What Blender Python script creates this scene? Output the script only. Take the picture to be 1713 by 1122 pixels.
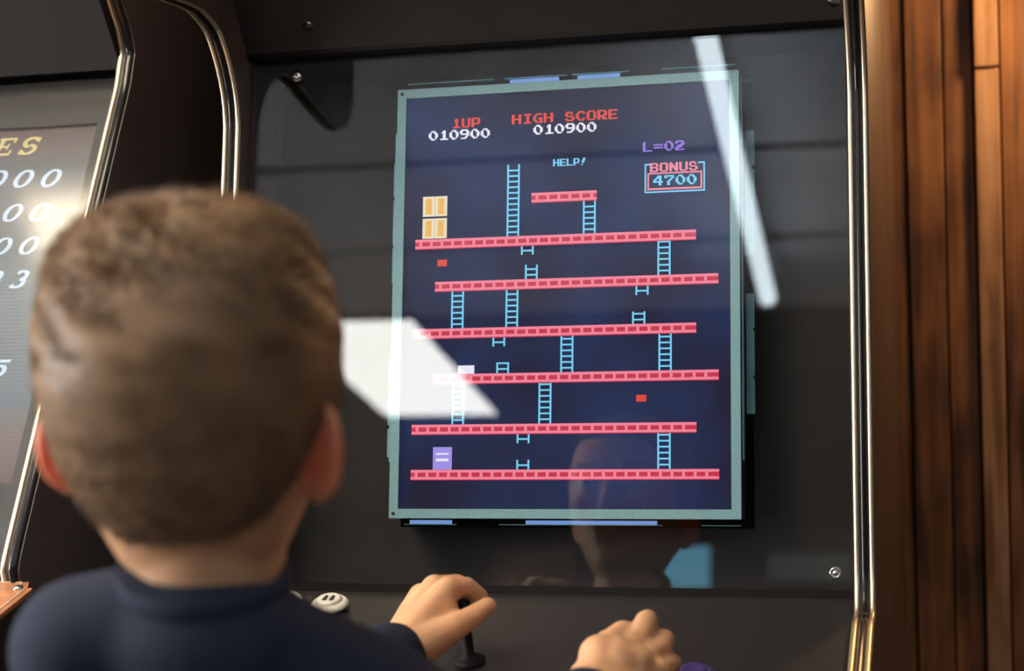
import bpy, bmesh, math, random
import numpy as np
from mathutils import Vector, Matrix, Quaternion

random.seed(7)
rng = np.random.default_rng(7)
SC = bpy.context.scene
for o in list(bpy.data.objects):
    bpy.data.objects.remove(o)
COL = SC.collection
V = Vector
PI = math.pi

# ------------------------------------------------------------------ camera
FPX, CX, CY = 2910.5, 856.5, 561.0
YAW, PITCH, ROLL = math.radians(14.35), math.radians(-2.22), math.radians(-1.90)
CAM = V((.347, -1.548, 1.147))
_f = V((-math.sin(YAW)*math.cos(PITCH), math.cos(YAW)*math.cos(PITCH), math.sin(PITCH)))
_r = V((math.cos(YAW), math.sin(YAW), 0))
_u = _r.cross(_f)
RT = _r*math.cos(ROLL) + _u*math.sin(ROLL)
UP = -_r*math.sin(ROLL) + _u*math.cos(ROLL)
FW = _f
cd = bpy.data.cameras.new('camera')
cam = bpy.data.objects.new('camera', cd)
COL.objects.link(cam)
cam.matrix_world = Matrix(((RT.x, UP.x, -FW.x, CAM.x), (RT.y, UP.y, -FW.y, CAM.y), (RT.z, UP.z, -FW.z, CAM.z), (0, 0, 0, 1)))
cd.sensor_width = 36.0
cd.lens = FPX*36.0/1713.0
cd.clip_start = .02
cd.dof.use_dof = True
cd.dof.focus_distance = 1.56
cd.dof.aperture_fstop = cd.lens/1000/.0135
SC.camera = cam
SC.view_settings.view_transform = 'Standard'
SC.view_settings.look = 'None'
SC.view_settings.gamma = 1
SC.view_settings.use_curve_mapping = False
SC.view_settings.exposure = 0.0
w = bpy.data.worlds.new('world')
SC.world = w
w.use_nodes = True
w.node_tree.nodes['Background'].inputs[0].default_value = (.05, .06, .08, 1)
w.node_tree.nodes['Background'].inputs[1].default_value = 0.3
L_PANEL_FAR, L_PANEL_NEAR, L_TUBE, L_SCONCE, L_FILL_WINDOW = 13.0, 19.0, 12.0, 6.0, 24.0


def rayd(px, py):
    return (FW + RT*((px-CX)/FPX) - UP*((py-CY)/FPX)).normalized()


def atD(px, py, D):
    d = rayd(px, py)
    return CAM + d*(D/d.dot(FW))


def onplane(px, py, P, N):
    d = rayd(px, py)
    return CAM + d*((P-CAM).dot(N)/d.dot(N))


# main machine's screen frame: origin, up along the glass, normal out of the glass
TH = math.radians(10.49)
O = V((0, 0, 1.12))
US = V((0, math.sin(TH), math.cos(TH)))
NS = V((0, -math.cos(TH), math.sin(TH)))


def sn(x, s, n):
    return O + V((x, 0, 0)) + US*s + NS*n


def bounce(px, py, z=None, y=None):
    """where the room point seen mirrored in the cover glass lies"""
    d = rayd(px, py)
    p = onplane(px, py, O+NS*.03, NS)
    m = d - NS*(2*d.dot(NS))
    t = (z-p.z)/m.z if z is not None else (y-p.y)/m.y
    return p+m*t


# ------------------------------------------------------------------ materials
MATS = {}


def nodes_of(name):
    m = bpy.data.materials.new(name)
    m.use_nodes = True
    MATS[name] = m
    return m, m.node_tree.nodes, m.node_tree.links, m.node_tree.nodes['Principled BSDF']


def mat(name, col, rough=.5, metal=0, spec=.5, var=0.0, scale=30, bump=0.0, bscale=200, sss=0, coat=0, stretch=(1, 1, 1)):
    m, N, L, b = nodes_of(name)
    b.inputs['Base Color'].default_value = (*col, 1)
    b.inputs['Roughness'].default_value = rough
    b.inputs['Metallic'].default_value = metal
    b.inputs['Specular IOR Level'].default_value = spec
    b.inputs['Coat Weight'].default_value = coat
    if sss:
        b.inputs['Subsurface Weight'].default_value = sss
        b.inputs['Subsurface Radius'].default_value = (.016, .004, .002)
        b.inputs['Subsurface Scale'].default_value = 1.0
    tc = N.new('ShaderNodeTexCoord')
    mp = N.new('ShaderNodeMapping')
    mp.inputs['Scale'].default_value = stretch
    L.new(tc.outputs['Object'], mp.inputs[0])
    if var:
        n = N.new('ShaderNodeTexNoise')
        n.inputs['Scale'].default_value = scale
        n.inputs['Detail'].default_value = 4
        L.new(mp.outputs[0], n.inputs['Vector'])
        r = N.new('ShaderNodeValToRGB')
        r.color_ramp.elements[0].position = .3
        r.color_ramp.elements[1].position = .7
        r.color_ramp.elements[0].color = (*[c*(1-var) for c in col], 1)
        r.color_ramp.elements[1].color = (*[min(1, c*(1+var)) for c in col], 1)
        L.new(n.outputs['Fac'], r.inputs[0])
        L.new(r.outputs[0], b.inputs['Base Color'])
    if bump:
        n2 = N.new('ShaderNodeTexNoise')
        n2.inputs['Scale'].default_value = bscale
        L.new(mp.outputs[0], n2.inputs['Vector'])
        bp = N.new('ShaderNodeBump')
        bp.inputs['Strength'].default_value = bump
        bp.inputs['Distance'].default_value = .002
        L.new(n2.outputs['Fac'], bp.inputs['Height'])
        L.new(bp.outputs[0], b.inputs['Normal'])
    return m


def glow(name, col, strength=1.0, base=(.01, .01, .01)):
    m, N, L, b = nodes_of(name)
    b.inputs['Base Color'].default_value = (*base, 1)
    b.inputs['Roughness'].default_value = .4
    b.inputs['Emission Color'].default_value = (*col, 1)
    b.inputs['Emission Strength'].default_value = strength
    return m


def glass(name, rough=0.0):
    m, N, L, b = nodes_of(name)
    out = N['Material Output']
    N.remove(b)
    lw = N.new('ShaderNodeLayerWeight')
    lw.inputs['Blend'].default_value = .5
    pw = N.new('ShaderNodeMath'); pw.operation = 'POWER'; pw.inputs[1].default_value = 5
    ml = N.new('ShaderNodeMath'); ml.operation = 'MULTIPLY_ADD'; ml.inputs[1].default_value = .95; ml.inputs[2].default_value = .045
    L.new(lw.outputs['Facing'], pw.inputs[0])
    L.new(pw.outputs[0], ml.inputs[0])
    tr = N.new('ShaderNodeBsdfTransparent')
    tr.inputs[0].default_value = (.97, .98, .98, 1)
    gl = N.new('ShaderNodeBsdfGlossy')
    gl.inputs['Roughness'].default_value = rough
    mx = N.new('ShaderNodeMixShader')
    L.new(ml.outputs[0], mx.inputs[0])
    L.new(tr.outputs[0], mx.inputs[1])
    L.new(gl.outputs[0], mx.inputs[2])
    L.new(mx.outputs[0], out.inputs['Surface'])
    return m


def wood(name, dark, mid, light, scale=1.0, rough=.55):
    m, N, L, b = nodes_of(name)
    tc = N.new('ShaderNodeTexCoord')
    oi = N.new('ShaderNodeObjectInfo')
    ad = N.new('ShaderNodeVectorMath'); ad.operation = 'MULTIPLY_ADD'
    ad.inputs[1].default_value = (1, 1, 1)
    sc = N.new('ShaderNodeMath'); sc.operation = 'MULTIPLY'; sc.inputs[1].default_value = 37
    L.new(oi.outputs['Random'], sc.inputs[0])
    L.new(tc.outputs['Object'], ad.inputs[0])
    L.new(sc.outputs[0], ad.inputs[2])
    mp = N.new('ShaderNodeMapping')
    mp.inputs['Scale'].default_value = (60*scale, 60*scale, 3.0*scale)
    L.new(ad.outputs[0], mp.inputs[0])
    n = N.new('ShaderNodeTexNoise'); n.inputs['Scale'].default_value = 1; n.inputs['Detail'].default_value = 6
    n.inputs['Distortion'].default_value = .6
    L.new(mp.outputs[0], n.inputs['Vector'])
    mp2 = N.new('ShaderNodeMapping'); mp2.inputs['Scale'].default_value = (16*scale, 16*scale, 8*scale)
    L.new(ad.outputs[0], mp2.inputs[0])
    n2 = N.new('ShaderNodeTexNoise'); n2.inputs['Scale'].default_value = 1; n2.inputs['Detail'].default_value = 3
    L.new(mp2.outputs[0], n2.inputs['Vector'])
    mx = N.new('ShaderNodeMath'); mx.operation = 'MULTIPLY_ADD'; mx.inputs[1].default_value = .55
    L.new(n.outputs['Fac'], mx.inputs[0])
    h = N.new('ShaderNodeMath'); h.operation = 'MULTIPLY'; h.inputs[1].default_value = .45
    L.new(n2.outputs['Fac'], h.inputs[0])
    L.new(h.outputs[0], mx.inputs[2])
    r = N.new('ShaderNodeValToRGB')
    e = r.color_ramp.elements
    e[0].position = .40; e[0].color = (*dark, 1)
    e[1].position = .68; e[1].color = (*light, 1)
    k = e.new(.51); k.color = (*mid, 1)
    L.new(mx.outputs[0], r.inputs[0])
    L.new(r.outputs[0], b.inputs['Base Color'])
    b.inputs['Roughness'].default_value = rough
    bp = N.new('ShaderNodeBump'); bp.inputs['Strength'].default_value = .35; bp.inputs['Distance'].default_value = .002
    L.new(n.outputs['Fac'], bp.inputs['Height'])
    L.new(bp.outputs[0], b.inputs['Normal'])
    return m


mat('black_board', (.028, .023, .022), .5, var=.25, scale=20)
mat('black_bezel', (.021, .0172, .0168), .6, var=.2, scale=20)
mat('rail_black', (.010, .0085, .008), .8, spec=.2)
mat('matte_black', (.012, .010, .010), .75)
mat('black_gloss', (.012, .012, .014), .12, spec=.35)
mat('walnut_side', (.105, .066, .048), .42, var=.35, scale=5, stretch=(1, 6, .6))
mat('charcoal_side', (.12, .103, .102), .45, var=.2, scale=6)
mat('gold', (.90, .78, .56), .36, metal=1, bump=.08, bscale=60)
mat('steel', (.30, .53, .59), .6, metal=0, spec=.4, var=.14, scale=700)
mat('steel_dark', (.06, .085, .10), .5, metal=.3, var=.2, scale=60)
mat('steel_flange', (.22, .46, .52), .45, var=.2, scale=40)
mat('chrome', (.75, .76, .78), .15, metal=1)
mat('ctrl_black', (.017, .014, .0135), .5, bump=.15, bscale=900)
mat('button_white', (.85, .82, .72), .3, coat=.4)
mat('icon_black', (.02, .02, .02), .5)
mat('button_purple', (.06, .035, .20), .3, coat=.4)
mat('skin', (.73, .405, .225), .5, var=.10, scale=25, sss=.3)
mat('hair', (.225, .132, .068), .5, var=.30, scale=45, spec=.45)
mat('shirt', (.026, .034, .060), .9, var=.18, scale=12, bump=.3, bscale=500, spec=.2)
mat('trousers', (.03, .035, .05), .9, var=.2, scale=30)
mat('rubber', (.05, .05, .05), .7)
mat('eye', (.8, .8, .78), .2)
mat('iris', (.12, .08, .05), .2)
mat('ceiling_tile', (.80, .82, .88), .9, var=.12, scale=3)
mat('ceiling_dark', (.035, .033, .033), .9)
mat('wall_paint', (.055, .046, .044), .9, var=.15, scale=2)
mat('floor_carpet', (.10, .085, .08), .95, var=.3, scale=60)
mat('frame_dark', (.03, .025, .02), .5)
mat('poster_brown', (.55, .30, .24), .7, var=.5, scale=4)
mat('lamp_metal', (.30, .24, .15), .35, metal=1)
mat('copper_art', (.55, .22, .10), .4, var=.45, scale=22)
mat('cream_line', (.62, .50, .36), .4)
mat('plank_edge', (.05, .03, .02), .8)
wood('wood_plank', (.070, .030, .015), (.20, .088, .036), (.36, .17, .062))
wood('wood_batten', (.22, .115, .055), (.42, .235, .125), (.56, .35, .20), 1.2)
glass('pane')
glass('pane_dusty', .11)
glow('panel_light_far', (1, .985, .93), L_PANEL_FAR)
glow('panel_light_near', (1, .84, .60), L_PANEL_NEAR)
glow('tube_light', (.80, .93, 1.0), L_TUBE)
glow('tv_blue', (.16, .50, .70), 4.2)
glow('window_dusk', (.30, .36, .34), .7)
glow('fill_daylight', (1.0, .97, .93), L_FILL_WINDOW)
m, N, L, b = nodes_of('lcd')
tc = N.new('ShaderNodeTexCoord')
n = N.new('ShaderNodeTexNoise'); n.inputs['Scale'].default_value = 9; n.inputs['Detail'].default_value = 2
L.new(tc.outputs['Object'], n.inputs['Vector'])
r = N.new('ShaderNodeValToRGB')
r.color_ramp.elements[0].position = .35; r.color_ramp.elements[0].color = (.010, .008, .030, 1)
r.color_ramp.elements[1].position = .68; r.color_ramp.elements[1].color = (.012, .030, .105, 1)  # bluish noise puts halo and glare on the screen into its emission
L.new(n.outputs['Fac'], r.inputs[0])
L.new(r.outputs[0], b.inputs['Emission Color'])
b.inputs['Emission Strength'].default_value = 1.0
b.inputs['Base Color'].default_value = (.006, .006, .008, 1)
b.inputs['Specular IOR Level'].default_value = .15
b.inputs['Roughness'].default_value = .6
glow('px_pink', (1.0, .25, .36), .95)
glow('px_red', (.74, .022, .075), .85)
glow('px_scarlet', (.95, .06, .035), .85)
glow('px_cyan', (.20, .70, 1.0), .95)
glow('px_white', (.92, .88, 1.0), 1.0)
glow('px_purple', (.34, .18, .84), .9)
glow('px_yellow', (1.0, .55, .12), .9)
glow('px_cream', (1.0, .86, .62), .9)
glow('px_violet', (.42, .32, .95), .9)
glow('glint_glow', (.22, .40, .85), .8)
glow('score_white', (.66, .78, .95), 1.0)
glow('score_yellow', (.80, .62, .24), .95)
glow('bulb', (1, .62, .28), L_SCONCE)

# displayed picture of the neighbouring machine: brown to grey-blue to brick bands with scan lines
m, N, L, b = nodes_of('score_lcd')
tc = N.new('ShaderNodeTexCoord')
sx = N.new('ShaderNodeSeparateXYZ')
L.new(tc.outputs['Generated'], sx.inputs[0])
r = N.new('ShaderNodeValToRGB')
e = r.color_ramp.elements
e[0].position = 0; e[0].color = (.085, .028, .024, 1)
e[1].position = 1; e[1].color = (.085, .036, .034, 1)
for p, c in ((.12, (.14, .075, .07)), (.20, (.12, .12, .13)), (.21, (.07, .13, .16)), (.26, (.12, .15, .18)), (.5, (.17, .205, .23)), (.72, (.15, .16, .17)), (.85, (.13, .13, .145)), (.87, (.08, .095, .115)), (.93, (.11, .075, .075))):
    k = e.new(p); k.color = (*c, 1)
L.new(sx.outputs['Z'], r.inputs[0])
wv = N.new('ShaderNodeTexWave'); wv.bands_direction = 'Z'; wv.inputs['Scale'].default_value = 90
L.new(tc.outputs['Object'], wv.inputs['Vector'])
mm = N.new('ShaderNodeMath'); mm.operation = 'MULTIPLY_ADD'; mm.inputs[1].default_value = .25; mm.inputs[2].default_value = .85
L.new(wv.outputs['Fac'], mm.inputs[0])
L.new(r.outputs[0], b.inputs['Emission Color'])
L.new(mm.outputs[0], b.inputs['Emission Strength'])
b.inputs['Base Color'].default_value = (.02, .02, .02, 1)


# ------------------------------------------------------------------ builders
def link(o, parent=None):
    COL.objects.link(o)
    if parent:
        o.parent = parent
    return o


def mesh(name, verts, faces, m, parent=None, smooth=False, bevel=0):
    me = bpy.data.meshes.new(name)
    me.from_pydata([tuple(v) for v in verts], [], faces)
    me.validate()
    bm = bmesh.new(); bm.from_mesh(me)
    bmesh.ops.recalc_face_normals(bm, faces=bm.faces)
    bm.to_mesh(me); bm.free()
    me.materials.append(MATS[m] if isinstance(m, str) else m)
    if smooth:
        for p in me.polygons:
            p.use_smooth = True
    o = bpy.data.objects.new(name, me)
    link(o, parent)
    if bevel:
        md = o.modifiers.new('bevel', 'BEVEL'); md.width = bevel; md.segments = 2; md.limit_method = 'ANGLE'
    return o


class MB:
    def __init__(s):
        s.v = []; s.f = []

    def add(s, vs, fs):
        k = len(s.v)
        s.v += [tuple(v) for v in vs]
        s.f += [tuple(i+k for i in f) for f in fs]
        return s

    def obox(s, c, ax, ay, az):
        """oriented box: centre and three half-axis vectors"""
        c = V(c); ax = V(ax); ay = V(ay); az = V(az)
        vs = [c+ax*i+ay*j+az*k for i in (-1, 1) for j in (-1, 1) for k in (-1, 1)]
        return s.add(vs, [(0, 1, 3, 2), (4, 6, 7, 5), (0, 4, 5, 1), (2, 3, 7, 6), (0, 2, 6, 4), (1, 5, 7, 3)])

    def box(s, x0, x1, y0, y1, z0, z1):
        return s.obox(((x0+x1)/2, (y0+y1)/2, (z0+z1)/2), ((x1-x0)/2, 0, 0), (0, (y1-y0)/2, 0), (0, 0, (z1-z0)/2))

    def sbox(s, x0, x1, s0, s1, n0, n1):
        """box in the main screen's frame"""
        return s.obox(sn((x0+x1)/2, (s0+s1)/2, (n0+n1)/2), ((x1-x0)/2, 0, 0), US*((s1-s0)/2), NS*((n1-n0)/2))

    def lathe(s, c, axis, prof, seg=32):
        """prof: list of (radius, height along axis)"""
        c = V(c); a = V(axis).normalized()
        t = a.orthogonal().normalized(); q = a.cross(t)
        n = len(prof)
        vs = []
        for r_, h in prof:
            for i in range(seg):
                an = 2*PI*i/seg
                vs.append(c+a*h+(t*math.cos(an)+q*math.sin(an))*r_)
        fs = []
        for j in range(n-1):
            for i in range(seg):
                fs.append((j*seg+i, j*seg+(i+1) % seg, (j+1)*seg+(i+1) % seg, (j+1)*seg+i))
        fs.append(tuple(range(seg))[::-1]); fs.append(tuple((n-1)*seg+i for i in range(seg)))
        return s.add(vs, fs)

    def ellip(s, c, rx, ry, rz, seg=24, rings=14):
        c = V(c); rx = V(rx); ry = V(ry); rz = V(rz)
        vs = [c+rz]; fs = []
        for j in range(1, rings):
            ph = PI*j/rings
            for i in range(seg):
                a = 2*PI*i/seg
                vs.append(c+rz*math.cos(ph)+(rx*math.cos(a)+ry*math.sin(a))*math.sin(ph))
        vs.append(c-rz)
        for i in range(seg):
            fs.append((0, 1+i, 1+(i+1) % seg))
            for j in range(rings-2):
                a = 1+j*seg+i; b_ = 1+j*seg+(i+1) % seg
                fs.append((a, a+seg, b_+seg, b_))
            k = 1+(rings-2)*seg
            fs.append((len(vs)-1, k+(i+1) % seg, k+i))
        return s.add(vs, fs)

    def capsule(s, a, b_, ra, rb, seg=16, rings=5):
        a = V(a); b_ = V(b_)
        d = (b_-a).normalized(); t = d.orthogonal().normalized(); q = d.cross(t)
        rows = []
        for j in range(1, rings+1):
            ph = PI/2*(1-j/rings)
            rows.append((a-d*ra*math.sin(ph), ra*math.cos(ph)))
        for j in range(0, rings):
            ph = PI/2*j/rings
            rows.append((b_+d*rb*math.sin(ph), rb*math.cos(ph)))
        vs = [a-d*ra]
        for c, r_ in rows:
            vs += [c+(t*math.cos(2*PI*i/seg)+q*math.sin(2*PI*i/seg))*r_ for i in range(seg)]
        vs.append(b_+d*rb)
        fs = []
        for i in range(seg):
            i2 = (i+1) % seg
            fs.append((0, 1+i2, 1+i))
            for j in range(len(rows)-1):
                fs.append((1+j*seg+i, 1+j*seg+i2, 1+(j+1)*seg+i2, 1+(j+1)*seg+i))
            k = 1+(len(rows)-1)*seg
            fs.append((len(vs)-1, k+i, k+i2))
        return s.add(vs, fs)

    def chain(s, pts, rads, seg=16):
        for i in range(len(pts)-1):
            s.capsule(pts[i], pts[i+1], rads[i], rads[i+1], seg)
        return s

    def build(s, name, m, parent=None, smooth=False, bevel=0):
        return mesh(name, s.v, s.f, m, parent, smooth, bevel)


def empty(name, loc, label, cat, group=None):
    o = bpy.data.objects.new(name, None)
    o.empty_display_size = .1
    COL.objects.link(o)
    o['label'] = label; o['category'] = cat
    if group:
        o['group'] = group
    return o


def tag(o, label, cat, group=None):
    o['label'] = label; o['category'] = cat
    if group:
        o['group'] = group
    return o


def struct(o, label=None):
    o['kind'] = 'structure'
    if label:
        o['label'] = label
    return o


def resample(pts, step):
    """Catmull-Rom through 2-D points"""
    P = [np.array(p, float) for p in pts]
    P = [2*P[0]-P[1]]+P+[2*P[-1]-P[-2]]
    out = []
    for i in range(1, len(P)-2):
        n = max(2, int(np.linalg.norm(P[i+1]-P[i])/step))
        for k in range(n):
            t = k/n
            out.append(.5*((2*P[i])+(-P[i-1]+P[i+1])*t+(2*P[i-1]-5*P[i]+4*P[i+1]-P[i+2])*t*t+(-P[i-1]+3*P[i]-3*P[i+1]+P[i+2])*t**3))
    out.append(P[-2])
    return [tuple(p) for p in out]


# ------------------------------------------------------------------ the room
ZC = 2.40
X0, X1, Y0, Y1 = -3.6, 2.3, -6.6, .66
struct(MB().box(X0, X1, Y0, Y1, -.05, 0).build('floor', 'floor_carpet'), 'dark carpet floor of the arcade room')
wb = struct(MB().box(X0, X1, Y1, Y1+.1, 0, ZC+.2).build('wall_back', 'plank_edge'), 'back wall clad with reclaimed wooden planks beside the machine')
struct(MB().box(X0-.1, X0, Y0, Y1, 0, ZC+.2).build('wall_left', 'wall_paint'), 'dark painted wall on the left of the room')
struct(MB().box(X1, X1+.1, Y0, Y1, 0, ZC+.2).build('wall_right', 'wall_paint'), 'dark painted wall on the right of the room')
struct(MB().box(X0, X1, Y0-.1, Y0, 0, ZC+.2).build('wall_front', 'wall_paint'), 'dark painted wall behind the camera')
cl = struct(MB().box(X0, X1, Y0, Y1, ZC+.004, ZC+.12).build('ceiling', 'ceiling_dark'), 'dark ceiling with grey panels over the machines')
# grey ceiling boards, 0.6 m deep, with dark joints; seen mirrored in the cover glass
yb = -3.70
while yb < Y1-.1:
    y2 = min(yb+.555, Y1)
    MB().box(X0, X1, yb, y2, ZC, ZC+.004).build('ceiling_panel', 'ceiling_tile', cl)
    yb += .5985
# vertical planks on the back wall
edges = [(.10, .195, 0), (.197, .2905, 0), (.293, .336, .004), (.338, .372, 0), (.3745, .4025, .012), (.405, .486, .002), (.488, .60, 0), (.602, .70, .004), (.702, .79, 0), (.792, .90, .003), (.902, 1.01, 0), (1.012, 1.10, .004), (1.102, 1.22, 0)]
zj = onplane(1680, 113, V((0, Y1-.03, 0)), V((0, 1, 0))).z
for i, (a, b_, pr) in enumerate(edges):
    mt = 'wood_batten' if i == 4 else 'wood_plank'
    if i in (4,):
        MB().box(a, b_, Y1-.022-pr, Y1, 0, zj).build('plank', mt, wb, bevel=.0015)
        MB().box(a, b_, Y1-.027-pr, Y1, zj+.002, ZC).build('plank', mt, wb, bevel=.0015)
    else:
        MB().box(a, b_, Y1-.022-pr, Y1, 0, ZC).build('plank', mt, wb, bevel=.0015)
x = -3.5
while x < .09:
    MB().box(x, min(x+.118, .098), Y1-.022, Y1, 0, ZC).build('plank', 'wood_plank', wb)
    x += .12

# unseen window added in the left wall to fill the room from that side
for i, (ya, yb_) in enumerate(((-2.3, -.6),)):
    wn = MB().box(X0-.06, X0-.03+.031, ya, yb_, .80, 2.15).build('window_%d' % (i+1), 'fill_daylight')
    struct(wn, 'bright unseen window added in the left wall as fill light')
    fr = MB()
    for q in ((ya-.05, ya, .75, 2.2), (yb_, yb_+.05, .75, 2.2), (ya, yb_, .75, .80), (ya, yb_, 2.15, 2.2), ((ya+yb_)/2-.02, (ya+yb_)/2+.02, .8, 2.15)):
        fr.box(X0, X0+.03, q[0], q[1], q[2], q[3])
    fr.build('window_frame', 'frame_dark', wn)
# ceiling lights (mirrored in the glass)
a = bounce(690, 525, z=ZC); b2 = bounce(835, 688, z=ZC)
px1 = (a.x+b2.x)/2
ll = empty('ceiling_light', (0, 0, 0), 'square white ceiling light panel whose reflection glares on the game screen', 'light')
ya, yc = b2.y, a.y
MB().box(px1-.46, px1, ya, yc, ZC-.012, ZC-.006).build('diffuser', 'panel_light_far', ll)
fr = MB()
for q in ((px1-.48, px1-.46, ya-.02, yc+.02), (px1, px1+.02, ya-.02, yc+.02), (px1-.46, px1, ya-.02, ya), (px1-.46, px1, yc, yc+.02)):
    fr.box(*q, ZC-.02, ZC+.02)
fr.build('light_frame', 'frame_dark', ll)
l2 = empty('ceiling_light', (0, 0, 0), 'ceiling light panel above the boy, mirrored pale on the score screen', 'light')
MB().box(-1.27, -.52, -1.32, -.62, ZC-.012, ZC-.006).build('diffuser', 'panel_light_near', l2)
fr = MB()
for q in ((-1.29, -1.27, -1.34, -.60), (-.52, -.50, -1.34, -.60), (-1.27, -.52, -1.34, -1.32), (-1.27, -.52, -.62, -.60)):
    fr.box(*q, ZC-.02, ZC)
fr.build('light_frame', 'frame_dark', l2)
tb = empty('tube_lamp', (0, 0, 0), 'long fluorescent ceiling tube mirrored as a bright streak at upper right', 'light')
ta = bounce(1168, 10, z=ZC-.13); te = bounce(1285, 500, z=ZC-.13)
MB().capsule(ta, te, .023, .023, 20).build('tube', 'tube_light', tb, True)
tx = (ta.x+te.x)/2
MB().obox((ta+te)/2+V((0, 0, .036)), (.016, 0, 0), (te-ta)/2, (0, 0, .008)).build('housing', 'ceiling_tile', tb)
for q in (ta, te):
    MB().box(q.x-.022, q.x+.022, q.y-.012, q.y+.012, q.z-.025, q.z+.13).build('end_cap', 'ceiling_tile', tb)

# things on the wall behind the camera, mirrored faintly under the screen
YR = Y0+.012


def on_rear(pl, pr, pt, pb):
    q1 = bounce(pl, pt, y=YR); q2 = bounce(pr, pb, y=YR)
    return q1.x, q2.x, q2.z, q1.z


def framed(name, rect, mtl, label, cat):
    xa, xb, za, zb = rect
    t = empty(name, (0, 0, 0), label, cat)
    MB().box(xa, xb, YR-.012, YR, za, zb).build('picture' if cat == 'poster' else 'screen' if cat == 'television' else 'window_pane', mtl, t)
    fr = MB()
    for q in ((xa-.02, xa, za-.02, zb+.02), (xb, xb+.02, za-.02, zb+.02), (xa, xb, za-.02, za), (xa, xb, zb, zb+.02)):
        fr.box(q[0], q[1], YR-.012, YR+.012, q[2], q[3])
    fr.build('frame', 'frame_dark', t)


r_ = on_rear(1098, 1187, 913, 985)
framed('television', r_, 'tv_blue', 'blue glowing screen mirrored in the glass under the monitor', 'television')
r_ = on_rear(820, 962, 918, 985)
framed('poster', r_, 'poster_brown', 'brown framed picture mirrored dimly left of the blue screen', 'poster')
r_ = on_rear(1285, 1425, 926, 972)
framed('small_window', r_, 'window_dusk', 'dim grey window mirrored low at the right edge of the glass', 'window')

# unseen uplighter added behind the camera to brighten the mirrored ceiling
fl = empty('added_uplighter', (1.35, -2.6, 0), 'tall black uplighter added unseen behind the camera to brighten the ceiling', 'lamp')
FX, FY = 1.35, -2.6
MB().lathe((FX, FY, 0), (0, 0, 1), [(.14, 0), (.14, .015), (.12, .025), (.015, .035)]).build('base', 'matte_black', fl, True)
MB().lathe((FX, FY, .03), (0, 0, 1), [(.012, 0), (.012, 1.70)], 20).build('pole', 'matte_black', fl, True)
MB().lathe((FX, FY, 1.70), (0, 0, 1), [(.02, 0), (.09, .03), (.15, .09), (.155, .10), (.148, .10), (.088, .036), (.02, .012)], 40).build('bowl', 'lamp_metal', fl, True)
ld = bpy.data.lights.new('fill_uplight', 'POINT'); ld.color = (.93, .97, 1.0); ld.energy = 34; ld.shadow_soft_size = .05
lo = bpy.data.objects.new('lamp_light', ld); lo.location = (FX, FY, 1.79); link(lo, fl)
# warm wall lamp on the planks, beyond the right edge of the picture
sc = empty('wall_lamp', (0, 0, 0), 'warm glass wall lamp on the plank wall right of the machine', 'lamp')
lx, ly, lz = .585, Y1-.12, 1.45
MB().lathe((lx, Y1-.022, lz-.02), (0, -1, 0), [(.045, 0), (.045, .012), (.03, .02), (.012, .024)]).build('back_plate', 'lamp_metal', sc, True)
MB().chain([(lx, Y1-.03, lz-.02), (lx, ly, lz-.04), (lx, ly, lz+.0)], [.008, .008, .012]).build('arm', 'lamp_metal', sc, True)
MB().ellip((lx, ly, lz+.045), (.042, 0, 0), (0, .042, 0), (0, 0, .05)).build('bulb', 'bulb', sc, True)
ld = bpy.data.lights.new('wall_lamp_light', 'POINT')
ld.color = (1, .58, .26); ld.energy = 11; ld.shadow_soft_size = .05
lo = bpy.data.objects.new('lamp_light', ld); lo.location = (lx, ly-.055, lz+.045); link(lo, sc)


# ------------------------------------------------------------------ arcade machines
def side_panel(par, x0, x1, prof, mtl='walnut_side'):
    n = len(prof)
    vs = [(x0, p[0], p[1]) for p in prof]+[(x1, p[0], p[1]) for p in prof]
    fs = [tuple(range(n)), tuple(range(2*n-1, n-1, -1))]+[(i, (i+1) % n, n+(i+1) % n, n+i) for i in range(n)]
    return mesh('side_panel', vs, fs, mtl, par)


def strip(par, name, xa, xb, path, mtl, h=.0022, base=0.0):
    """domed strip lying on the front edge of a side panel; path runs bottom to top, front is left of travel"""
    rows = []
    n = len(path)
    K = 6
    for i, p in enumerate(path):
        a_ = np.array(path[max(0, i-1)]); c_ = np.array(path[min(n-1, i+1)])
        t = (c_-a_)/np.linalg.norm(c_-a_)
        nr = np.array([-t[1], t[0]])       # outward
        row = []
        for k in range(K+1):
            u = k/K
            hh = base+h*math.sin(PI*min(1, max(0, u)))**.6
            if k in (0, K):
                hh = -.003
            q = np.array(p)+nr*hh
            row.append((xa+(xb-xa)*u, q[0], q[1]))
        rows.append(row)
    vs = [v for r0 in rows for v in r0]
    fs = []
    for i in range(n-1):
        for k in range(K):
            fs.append((i*(K+1)+k, i*(K+1)+k+1, (i+1)*(K+1)+k+1, (i+1)*(K+1)+k))
        fs.append((i*(K+1)+K, i*(K+1), (i+1)*(K+1), (i+1)*(K+1)+K))
    fs.append(tuple(range(K+1))); fs.append(tuple((n-1)*(K+1)+k for k in range(K, -1, -1)))
    return mesh(name, vs, fs, mtl, par, True)


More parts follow.
